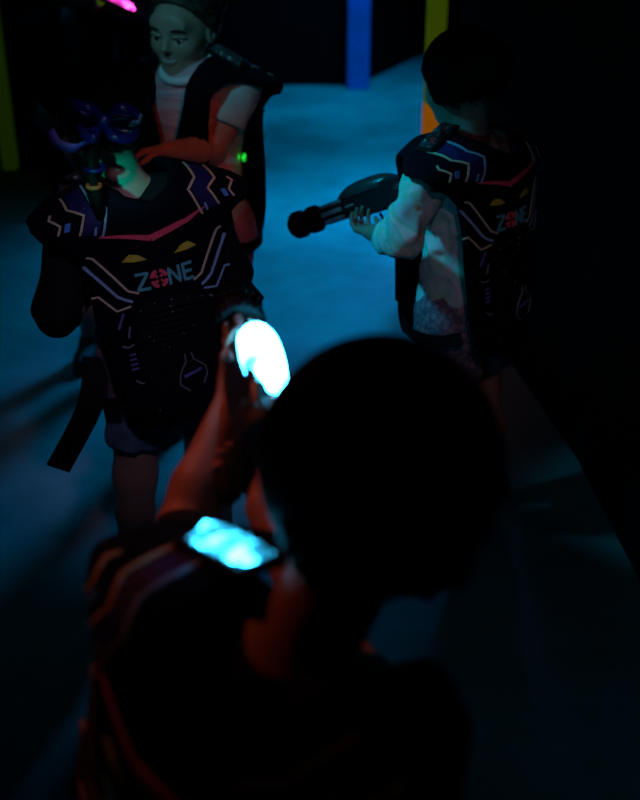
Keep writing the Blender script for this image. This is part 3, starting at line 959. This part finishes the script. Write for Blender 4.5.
# ------------------------------------------------------------------ blaster (one pattern)
def blaster(label, muzzle, rear, roll, lens):
    """frame: x forward to the muzzle, z up; L = distance rear->muzzle"""
    muzzle = np.asarray(muzzle); rear = np.asarray(rear)
    f = nrm(muzzle - rear); r0 = nrm(np.cross(f, (0, 0, 1))); u0 = np.cross(r0, f)
    u = u0 * math.cos(roll) + r0 * math.sin(roll); r = np.cross(f, u)
    from mathutils import Matrix
    root = empty('laser_blaster', tuple(rear)); tag(root, label, 'toy blaster')
    l = -r
    root.matrix_world = Matrix(((f[0], l[0], u[0], rear[0]), (f[1], l[1], u[1], rear[1]), (f[2], l[2], u[2], rear[2]), (0, 0, 0, 1)))
    L = float(np.linalg.norm(muzzle - rear))
    X = V(1, 0, 0)
    # muzzle: ribbed rubber sleeve
    mb = MB(); x0 = L - .085; prof = [(0, .018)]
    for k in range(2):
        b = k * .046
        prof += [(b + .002, .030 + .001 * k), (b + .030, .031 + .001 * k), (b + .034, .0285), (b + .044, .0285)]
    prof[-1] = (.085, .024); prof += [(.085, .016), (.060, .015)]
    mz = MB(); mz.lathe(V(x0, 0, 0), V(L, 0, 0), prof, 28); mo = mz.build('muzzle', M['gun_rubber'], root, False)
    rg = MB()
    for k in range(20):
        a = 2 * math.pi * k / 20; n = V(0, math.cos(a), math.sin(a)); t = np.cross(X, n)
        for (xa, rr) in ((x0 + .016, .0315), (x0 + .062, .0322)):
            rg.box(V(xa, 0, 0) + n * rr, (.026, .003, .004), np.stack([X, t, n]), .001)
    tag(rg.build('grip_rib', M['gun_rubber'], mo), kind='stuff')
    # barrel: eight-sided with etched silver plates
    br = MB(); br.lathe(V(.10, 0, 0), V(x0 + .004, 0, 0), [(0, .020), (.012, .027), (x0 - .12, .026), (x0 - .098, .021)], 8); bo = br.build('barrel', M['gun_black'], root)
    sp = MB()
    for a in (-.75, .1, .95, 2.1, 3.1, 4.0):
        n = V(0, math.cos(a), math.sin(a)); t = np.cross(X, n)
        sp.box(V((x0 + .10) / 2 + .02, 0, 0) + n * .0245, (.060, .010, .005), np.stack([X, t, n]), .001)
        sp.box(V((x0 + .10) / 2 - .035, 0, 0) + n * .0248, (.024, .004, .004), np.stack([X, t, n]), .001)
    for q in sp.pieces(): q.build('silver_plate', M['gun_silver'], bo)
    # receiver, shaped side profile
    prof2 = [(-.030, -.020), (-.020, .022), (.010, .034), (.060, .036), (.120, .028), (.150, .016), (.150, -.022), (.110, -.034), (.040, -.036), (.0, -.032)]
    rv = MB(); n = len(prof2)
    v = []; rings = [(-.024, .86), (-.019, 1.0), (.019, 1.0), (.024, .86)]
    for (y, k) in rings:
        for (x, z) in prof2: v.append((.06 + (x - .06) * (k * .15 + .85), y, z * k))
    fc = []
    for j in range(3):
        for i in range(n):
            k = (i + 1) % n; fc.append((j * n + i, (j + 1) * n + i, (j + 1) * n + k, j * n + k))
    fc.append(tuple(range(n))); fc.append(tuple(3 * n + i for i in range(n))[::-1]); rv.add(v, fc); rv.build('receiver', M['gun_black'], root)
    # light dome along the top
    ld = MB(); nseg = 14; v = []; fc = []
    xs = np.linspace(.0, .172, 14)
    for i, x in enumerate(xs):
        t = (x - .086) / .086; w = .026 * math.sqrt(max(.12, 1 - abs(t) ** 3)); hgt = .030 * math.sqrt(max(.10, 1 - abs(t) ** 2.6))
        for k in range(nseg + 1):
            a = math.pi * k / nseg; v.append((x, math.cos(a) * w, .022 + math.sin(a) * hgt))
    for i in range(13):
        for k in range(nseg):
            q = i * (nseg + 1) + k; fc.append((q, q + nseg + 1, q + nseg + 2, q + 1))
    fc.append(tuple(range(nseg + 1))); fc.append(tuple(13 * (nseg + 1) + k for k in range(nseg + 1))[::-1]); ld.add(v, fc)
    ld.build('light_dome', lens, root, True)
    # rear drum with knurled face
    dr = MB(); dr.lathe(V(-.045, 0, 0), V(.02, 0, 0), [(0, .014), (.004, .023), (.014, .027), (.050, .027), (.060, .022)], 22); do = dr.build('rear_drum', M['gun_rubber'], root)
    kn = MB()
    for i in range(-3, 4):
        for j in range(-3, 4):
            if i * i + j * j < 10: kn.box((-.0455, i * .0052, j * .0052), (.005, .0036, .0036), None, .001)
    for k in range(16):
        a = 2 * math.pi * k / 16; nn = V(0, math.cos(a), math.sin(a)); kn.box(V(-.012, 0, 0) + nn * .027, (.026, .004, .004), np.stack([X, np.cross(X, nn), nn]), .001)
    tag(kn.build('knurl', M['unit'], do), kind='stuff')
    # pistol grip, trigger guard, sight
    gp = MB(); ga = nrm(V(-.28, 0, -1)); gx = np.cross(V(0, 1, 0), ga); gp.box(V(.012, 0, -.072), (.034, .028, .092), np.stack([-gx, V(0, 1, 0), ga]), .008); gp.build('pistol_grip', M['gun_rubber'], root)
    tg = MB(); tg.tube(bez([V(.030, 0, -.040), V(.038, 0, -.066), V(.068, 0, -.066), V(.078, 0, -.038)], 6), .0035, 6); tg.build('trigger_guard', M['gun_black'], root)
    tr = MB(); tr.tube([V(.050, 0, -.034), V(.046, 0, -.046), V(.050, 0, -.058)], .0035, 6); tr.build('trigger', M['gun_silver'], root)
    si = MB(); si.box((-.018, 0, .026), (.026, .010, .010), None, .003); si.box((-.024, 0, .033), (.006, .016, .008), None, .002); si.build('sight', M['gun_silver'], root)
    return root


def grip_hand(muzzle, rear, roll):
    """wrist, finger and palm directions of a right hand closed on the pistol grip"""
    f = nrm(np.asarray(muzzle) - rear); r0 = nrm(np.cross(f, (0, 0, 1))); u0 = np.cross(r0, f)
    u = u0 * math.cos(roll) + r0 * math.sin(roll); r = np.cross(f, u)
    c = rear + f * .004 - u * .072
    return c - f * .062 + r * .026 - u * .006, f, -r


# ================================================================== the children
def legs_for(P, T, s, feet, knee=0.03, toes=None):
    out = {}
    for sd, q in (('L', -1), ('R', 1)):
        hp = P + T @ (np.array([q * .062, 0, -.03]) * s); fx = V(*feet[sd], .055 * s)
        toe = T[:, 1] if toes is None else toes[sd]
        kn = (hp + fx) / 2 + V(toe[0], toe[1], 0) * knee + V(0, 0, .01)
        out[sd] = (hp, kn, fx, (toe[0], toe[1], -.0))
    return out


GRP = 'children playing laser tag'

# ---- A: girl with blue hair bow, her back to the lens
T = frame(math.radians(24), -0.10, 0.05); P = V(-0.334, 2.16, 0.588); g = lambda *p: P + T @ np.array(p)
HA = look((-0.80, 0.55, -0.05), (-0.05, 0, 1)); hA = g(-0.035, 0.03, 0.498)
arms = {'L': (g(-.135, 0, .335), g(-.205, -.020, .175), g(-.12, .15, .13), T[:, 1], T[:, 0], 1, (.6, .7, .5)),
        'R': (g(.135, 0, .335), g(.175, .01, .15), g(.11, .18, .14), T[:, 1], -T[:, 0], -1, (.6, .7, .5))}
legs = legs_for(P, T, 1, {'L': (-0.44, 2.12), 'R': (-0.235, 2.20)}, 0.01)
rootA, bA = person('girl seen from behind with blue hair bow and circuit print vest', GRP, P, T, hA, HA, arms, legs, shirt=M['black_cloth'], sleeve=1.15,
                   pants=M['denim'], short=0.60, hem=(M['mauve'], -.065, .10), wr_seed=11, arm_s=1.15)
vA = put_vest(rootA, bA, P, T, 1.03)
# long straps hanging off the vest
mb = MB(); mb.belt(bez([g(-.150, -.03, .06), g(-.175, -.06, .0), g(-.21, -.075, -.05), g(-.285, -.085, -.135)], 8), T[:, 1] * .2 + T[:, 0], .055, .007)
o = mb.build('strap_tail', M['edge'], rootA, False, bA)
mb = MB(); mb.belt(bez([g(.150, -.02, .30), g(.165, -.02, .22), g(.19, -.0, .15), g(.235, .01, .07)], 8), T[:, 1] * .2 + T[:, 0], .026, .006)
o = mb.build('strap_tail', M['edge'], rootA, False, bA)
# hair with bun and ponytail
v, f = hair_cap(hA, HA, 1.0, 0.012, cuts=[((0, 0.045, 0.03), (0, 1, -0.55)), ((0, 0, 0.008), (0, 0.35, -1))], adds=[((0.03, -0.060, 0.085), (0.056, 0.056, 0.050))], seed=5)
hr = mesh_obj('hair', v, f, M['hair_black'], rootA, True, bA)
e = lambda *p: hA + HA @ np.array(p)
pt0 = at(99, 150, 2.045); mb = MB()
pts = bez([at(96, 128, 2.10), at(92, 158, 2.04), at(94, 185, 2.03), at(100, 212, 2.02), at(104, 242, 2.04)], 8)
mb.tube(pts, np.interp(np.linspace(0, 1, len(pts)), [0, .2, .32, .6, 1], [.018, .016, .012, .017, .004]), 12)
mb.build('ponytail', M['hair_black'], rootA, True, bA)
for (px, py, m, r) in ((95, 168, M['bow'], .017), (94, 186, M['orange'], .012)):
    mb = MB(); c = at(px, py, 2.03 if m is M['bow'] else 2.015); n = 20
    mb.tube([c + V(math.cos(a) * r, math.sin(a) * r, .1 * r * math.sin(a)) for a in np.linspace(0, 2 * math.pi, n)], .0045, 8)
    mb.build('hair_tie', m, rootA, True, bA)
# bow: four looped ribbons and a knot
def loop(px, depth, w, th=.003):
    mb = MB(); mb.belt(bez([at(x, y, d) for (x, y, d) in px], 8), (0.15, -.9, 0.5), w, th); return mb
yb = 2.02
yb = 2.005
loops = [[(106, 119, yb), (118, 108, yb - .03), (133, 111, yb - .02), (141, 121, yb + .01), (126, 117, yb + .012), (106, 120, yb)],
         [(104, 126, yb), (112, 136, yb - .03), (128, 139, yb - .02), (138, 131, yb + .01), (122, 131, yb + .012), (104, 125, yb)],
         [(104, 119, yb), (93, 108, yb - .03), (80, 106, yb - .03), (70, 102, yb + .01), (84, 114, yb + .012), (104, 120, yb)],
         [(102, 127, yb), (95, 138, yb - .03), (86, 136, yb - .02), (78, 124, yb), (88, 130, yb + .012), (102, 126, yb)]]
for i, q in enumerate(loops):
    mb = MB(); mb.belt(bez([at(x, y, d) for (x, y, d) in q], 8), (0.1, .35, 0.9), .017, .003); mb.build('hair_bow_loop', M['bow'], hr, True, bA)
mb = MB(); mb.ball(at(104, 122, yb - .012), (.012, .010, .015)); mb.build('hair_bow_knot', M['bow'], hr, True, bA)
mb = MB(); mb.belt(bez([at(88, 142, yb), at(74, 148, yb - .01), at(58, 143, yb - .01), at(50, 130, yb)], 8), (0.7, -.1, .7), .018, .003); mb.build('ribbon_end', M['violet'], hr, True, bA)
mb = MB(); mb.belt(bez([at(132, 127, yb), at(136, 121, yb - .01), at(139, 114, yb)], 6), (0.9, -.1, .2), .014, .003); mb.build('ribbon_end', M['aqua'], hr, True, bA)

# ---- C: girl aiming to the left beside the dark wall
T = frame(math.radians(46), 0.0, 0.07); P = V(0.346, 2.44, 0.606); g = lambda *p: P + T @ np.array(p)
HC = look((-0.70, 0.68, -0.22), (0.0, 0, 1)); hC = V(0.312, 2.47, 1.118)
mz = at(293, 227, 2.66); rr = at(402, 188, 2.52); ga = nrm(mz - rr)
el_L = at(401, 240, 2.27); wr_L = at(374, 233, 2.44)
gunpt = rr + ga * 0.17; ghC = grip_hand(mz, rr, 0.1)
arms = {'L': (g(-.135, 0, .335), el_L, wr_L, nrm(gunpt - V(0, 0, .035) - wr_L), V(.1, .1, 1), 1, (.55, .75, .5)),
        'R': (g(.135, 0, .335), g(.13, .13, .19), ghC[0], ghC[1], ghC[2], 1, (.55, .9, .6))}
legs = legs_for(P, T, 1, {'L': (0.385, 2.36), 'R': (0.465, 2.53)}, 0.02)
rootC, bC = person('girl in pale tie dye top aiming a blaster to the left', GRP, P, T, hC, HC, arms, legs, vox=0.0034, shirt=M['tiedye'], sleeve=1.55, pants=M['floral'], short=0.62, wr_seed=21, shirt_bottom=0.0, wr_amp=0.0075)
put_vest(rootC, bC, P, T, 1.0)
v, f = hair_cap(hC, HC, 1.0, 0.010, cuts=[((0, 0.050, 0.03), (0, 1, -0.35)), ((0, 0, -0.044), (0, -0.1, -1))], adds=[((0, -0.095, 0.03), (0.045, 0.04, 0.045)), ((-0.060, 0.032, 0.012), (0.020, 0.022, 0.05)), ((0.060, 0.032, 0.012), (0.020, 0.022, 0.05)), ((-0.072, -0.008, 0.005), (0.020, 0.034, 0.050)), ((0.072, -0.008, 0.005), (0.020, 0.034, 0.050))], seed=8, disp=0.002)
hr = mesh_obj('hair', v, f, M['hair_black'], rootC, True, bC)
tag(tufts(hC, HC, 1.0, 1800, (0.084, 0.097, 0.089), 0.055, 12, lift=0.45, zmin=-0.35).build('hair_lock', M['hair_black'], hr, True, bC), kind='stuff')
for q in (-1, 1):
    mb = MB(); mb.ball(hC + HC @ np.array([q * .030, .066, .000]), .011, 12, 8); ey = mb.build('eye', M['eye_white'], rootC, True, bC)
    mb = MB(); mb.ball(hC + HC @ np.array([q * .030, .0735, -.001]), .0055, 10, 6); mb.build('iris', M['iris'], ey, True, bC)
blaster('black blaster with silver etched barrel aimed by girl in tie dye top', mz, rr, 0.1, M['lens_off'])

# ---- B: smiling girl facing the lens
T = frame(math.radians(180 - 26), 0.0, 0.02); P = V(-0.325, 2.90, 0.665); g = lambda *p: P + T @ (np.array(p) * 1.07)
HB = look((-0.40, -0.86, -0.14), (0.06, 0, 1)); hB = at(183, 29, 2.90)
elb = at(212, 150, 2.80); arms = {'L': (g(-.135, 0, .335), elb, at(168, 150, 2.66), V(-.9, -.3, 0), V(0, -.3, -1), 1, (.5, .6, .4)),
                                  'R': (g(.135, 0, .335), g(.19, .03, .15), g(.09, .19, .16), nrm(T[:, 1] - T[:, 0] * .4), V(0, 0, -1), -1, (.5, .6, .4))}
legs = legs_for(P, T, 1.07, {'L': (-0.24, 2.88), 'R': (-0.42, 2.94)}, 0.01)
rootB, bB = person('smiling girl in pink shirt facing the camera with bare forearm', GRP, P, T, hB, HB, arms, legs, s=1.07, hs=1.06, shirt=M['pink_shirt'], sleeve_mat=M['pale_shirt'], sleeve=0.50, pants=M['lilac'], short=0.6, wr_seed=31)
put_vest(rootB, bB, P, T, 1.07)
mb = MB(); n = 28; nc = g(0, .006, .384)
mb.tube([nc + T @ np.array([math.cos(a) * .064, math.sin(a) * .060 + .014, -.026 * math.sin(a)]) for a in np.linspace(0, 2 * math.pi, n)], .011, 8); mb.build('shirt_collar', M['white_collar'], rootB, True, bB)
v, f = hair_cap(hB, HB, 1.06, 0.010, cuts=[((0, 0.042, 0.060), (0, 1, -0.75)), ((0, 0, -0.025), (0, 0.2, -1))], adds=[((-0.035, -0.080, 0.05), (0.04, 0.04, 0.04))], seed=9, disp=0.0015)
hr = mesh_obj('hair', v, f, M['hair_brown'], rootB, True, bB)
tag(tufts(hB, HB, 1.06, 1500, (0.083, 0.096, 0.088), 0.065, 22, zmin=-0.15, facecut=0.25, lift=0.06, part=(0, 1, .25), wid=0.0018).build('hair_lock', M['hair_brown'], hr, True, bB), kind='stuff')
for q in (-1, 1):
    e = lambda *p: hB + HB @ (np.array(p) * 1.06)
    mb = MB(); mb.ball(e(q * .030, .0655, -.001), .0115, 14, 10); ey = mb.build('eye', M['eye_white'], rootB, True, bB)
    mb = MB(); mb.ball(e(q * .030 - .001, .0735, -.003), (.006, .006, .006), 12, 8); mb.build('iris', M['iris'], ey, True, bB)
    mb = MB(); mb.tube(bez([e(q * .046, .064, .004), e(q * .030, .0775, .0075), e(q * .016, .074, .003)], 5), .0045, 6); mb.build('eyelid', M['skin'], rootB, True, bB)
    mb = MB(); mb.tube(bez([e(q * .048, .066, .017), e(q * .032, .080, .023), e(q * .014, .081, .018)], 5), [.001, .002, .0025, .003, .003, .003, .003, .003, .0025, .002, .002][:11], 6); mb.build('eyebrow', M['hair_brown'], rootB, True, bB)
mb = MB(); mb.tube(bez([e(-.027, .063, -.042), e(-.014, .0740, -.0505), e(0, .0775, -.0535), e(.014, .0740, -.0505), e(.027, .063, -.042)], 4), [.001] + [.0040] * 15 + [.001], 8); mb.build('teeth', M['teeth'], rootB, True, bB)
for (dz, r) in ((.0055, .0032), (-.0070, .0040)):
    mb = MB(); mb.tube(bez([e(-.030, .062, -.040), e(-.014, .0745, -.0505 + dz), e(0, .0785, -.0535 + dz), e(.014, .0745, -.0505 + dz), e(.030, .062, -.040)], 4), [.0012] + [r] * 15 + [.0012], 8); mb.build('lip', M['skin_lips'], rootB, True, bB)
# battery pack on her hip with small green lamps
pk = at(240, 150, 2.93); mb = MB(); axp = np.stack([T[:, 1], T[:, 0], T[:, 2]])
mb.box(pk - V(0, -.03, .02), (.10, .075, .26), axp, .014); bo = mb.build('battery_pack', M['unit'], rootB, False, bB)
for i in range(3):
    mb = MB(); c = at(231 + i * 6.5, 155 + i * 1.2, 2.86); mb.box(c, (.011, .010, .018 + .004 * (i == 2)), None, .003); mb.build('status_lamp', M['led_green'], bo, False, bB)

# ---- D: taller child farther back, head out of the picture
T = frame(math.radians(180 - 8), 0, 0); P = V(-0.70, 3.42, 0.705); g = lambda *p: P + T @ (np.array(p) * 1.10)
HD = look((0.25, -0.93, -0.1)); hD = g(0, 0.02, 0.51)
arms = {'L': (g(-.135, 0, .335), g(-.150, .02, .15), g(-.06, .18, .10), V(.2, -1, .1), V(-1, 0, 0), -1, (.6, .7, .5)), 'R': (g(.135, 0, .335), g(.150, .05, .15), g(-.02, .20, .10), V(.2, -1, .1), V(1, 0, 0), 1, (.6, .7, .5))}
legs = legs_for(P, T, 1.10, {'L': (-0.62, 3.41), 'R': (-0.78, 3.43)}, 0.01)
rootD, bD = person('child in grey shirt with magenta shoulder light in the far background', GRP, P, T, hD, HD, arms, legs, s=1.10, hs=1.1, vox=0.005, shirt=M['mauve'], sleeve_mat=M['black_cloth'], sleeve=1.5, pants=M['leggings'], short=0.9, wr_seed=41)
put_vest(rootD, bD, P, T, 1.10, light=(M['led_pink'], 'lit magenta shoulder lamp'))
v, f = hair_cap(hD, HD, 1.1, 0.012, cuts=[((0, 0.052, 0.05), (0, 1, -0.7)), ((0, 0, -0.05), (0, -0.2, -1))], seed=14)
mesh_obj('hair', v, f, M['hair_brown'], rootD, True, bD)
for q in (-1, 1):
    e = lambda *p: hD + HD @ (np.array(p) * 1.1)
    mb = MB(); mb.ball(e(q * .030, .066, 0), .011, 12, 8); ey = mb.build('eye', M['eye_white'], rootD, True, bD)
    mb = MB(); mb.ball(e(q * .030, .0735, -.001), .0055, 10, 6); mb.build('iris', M['iris'], ey, True, bD)

# ---- E: boy in the foreground, seen from behind and above
T = frame(math.radians(-52), 0.20, 0.10); P = V(-0.100, 0.752, 0.618); g = lambda *p: P + T @ np.array(p)
HE = look((-0.28, 0.92, -0.20), (0.22, 0.10, 1)); hE = V(0.042, 0.795, 1.114)
rear = V(-0.063, 1.060, 1.036); muz = V(-0.113, 1.365, 1.047); ghE = grip_hand(muz, rear, 0.40)
elb = V(-0.158, 1.030, 0.895); wr = V(-0.104, 1.172, 1.000)
arms = {'L': (g(-.135, 0.01, .340), elb, wr, V(.02, .80, .24), V(.75, 0.05, .55), -1, (.35, .55, .45)),
        'R': (g(.135, 0, .335), V(.030, .835, .865), ghE[0], ghE[1], ghE[2], 1, (.55, .9, .6))}
legs = legs_for(P, T, 1, {'L': (-0.14, 0.86), 'R': (0.02, 0.70)}, 0.02)
rootE, bE = person('dark haired boy in the foreground seen from behind with outstretched arm', GRP, P, T, hE, HE, arms, legs, vox=0.0030, shirt=M['black_cloth'], sleeve=0.85, pants=M['leggings'], short=0.9, wr_seed=51, neck_r=0.042)
put_vest(rootE, bE, P, T, 1.02, light=(M['led_cyan'], 'lit cyan shoulder lamp'))
v, f = hair_cap(hE, HE, 1.0, 0.024, cuts=[((0, 0.060, 0.03), (0, 1, -0.35)), ((0, 0, -0.078), (0, -0.15, -1))], adds=[((0, -0.050, -0.035), (0.080, 0.058, 0.060))], seed=18, disp=0.003)
hr = mesh_obj('hair', v, f, M['hair_black'], rootE, True, bE)
tag(tufts(hE, HE, 1.0, 4200, (0.097, 0.110, 0.102), 0.050, 33, zmin=-0.80, lift=0.22).build('hair_lock', M['hair_black'], hr, True, bE), kind='stuff')
for q in (-1, 1):
    e = lambda *p: hE + HE @ np.array(p)
    mb = MB(); mb.ball(e(q * .030, .066, 0), .011, 12, 8); ey = mb.build('eye', M['eye_white'], rootE, True, bE)
    mb = MB(); mb.ball(e(q * .030, .0735, -.001), .0055, 10, 6); mb.build('iris', M['iris'], ey, True, bE)
# thin cord round his neck
mb = MB(); n = 24; nc = g(0.0, -0.008, 0.375)
mb.tube([nc + T @ np.array([math.cos(a) * .058, math.sin(a) * .055, .016 * math.sin(a)]) for a in np.linspace(0, 2 * math.pi, n)], .0035, 8); mb.build('neck_cord', M['edge'], rootE, True, bE)
blaster('black blaster with glowing cyan light dome held by the foreground boy', muz, rear, 0.40, M['led_gun'])
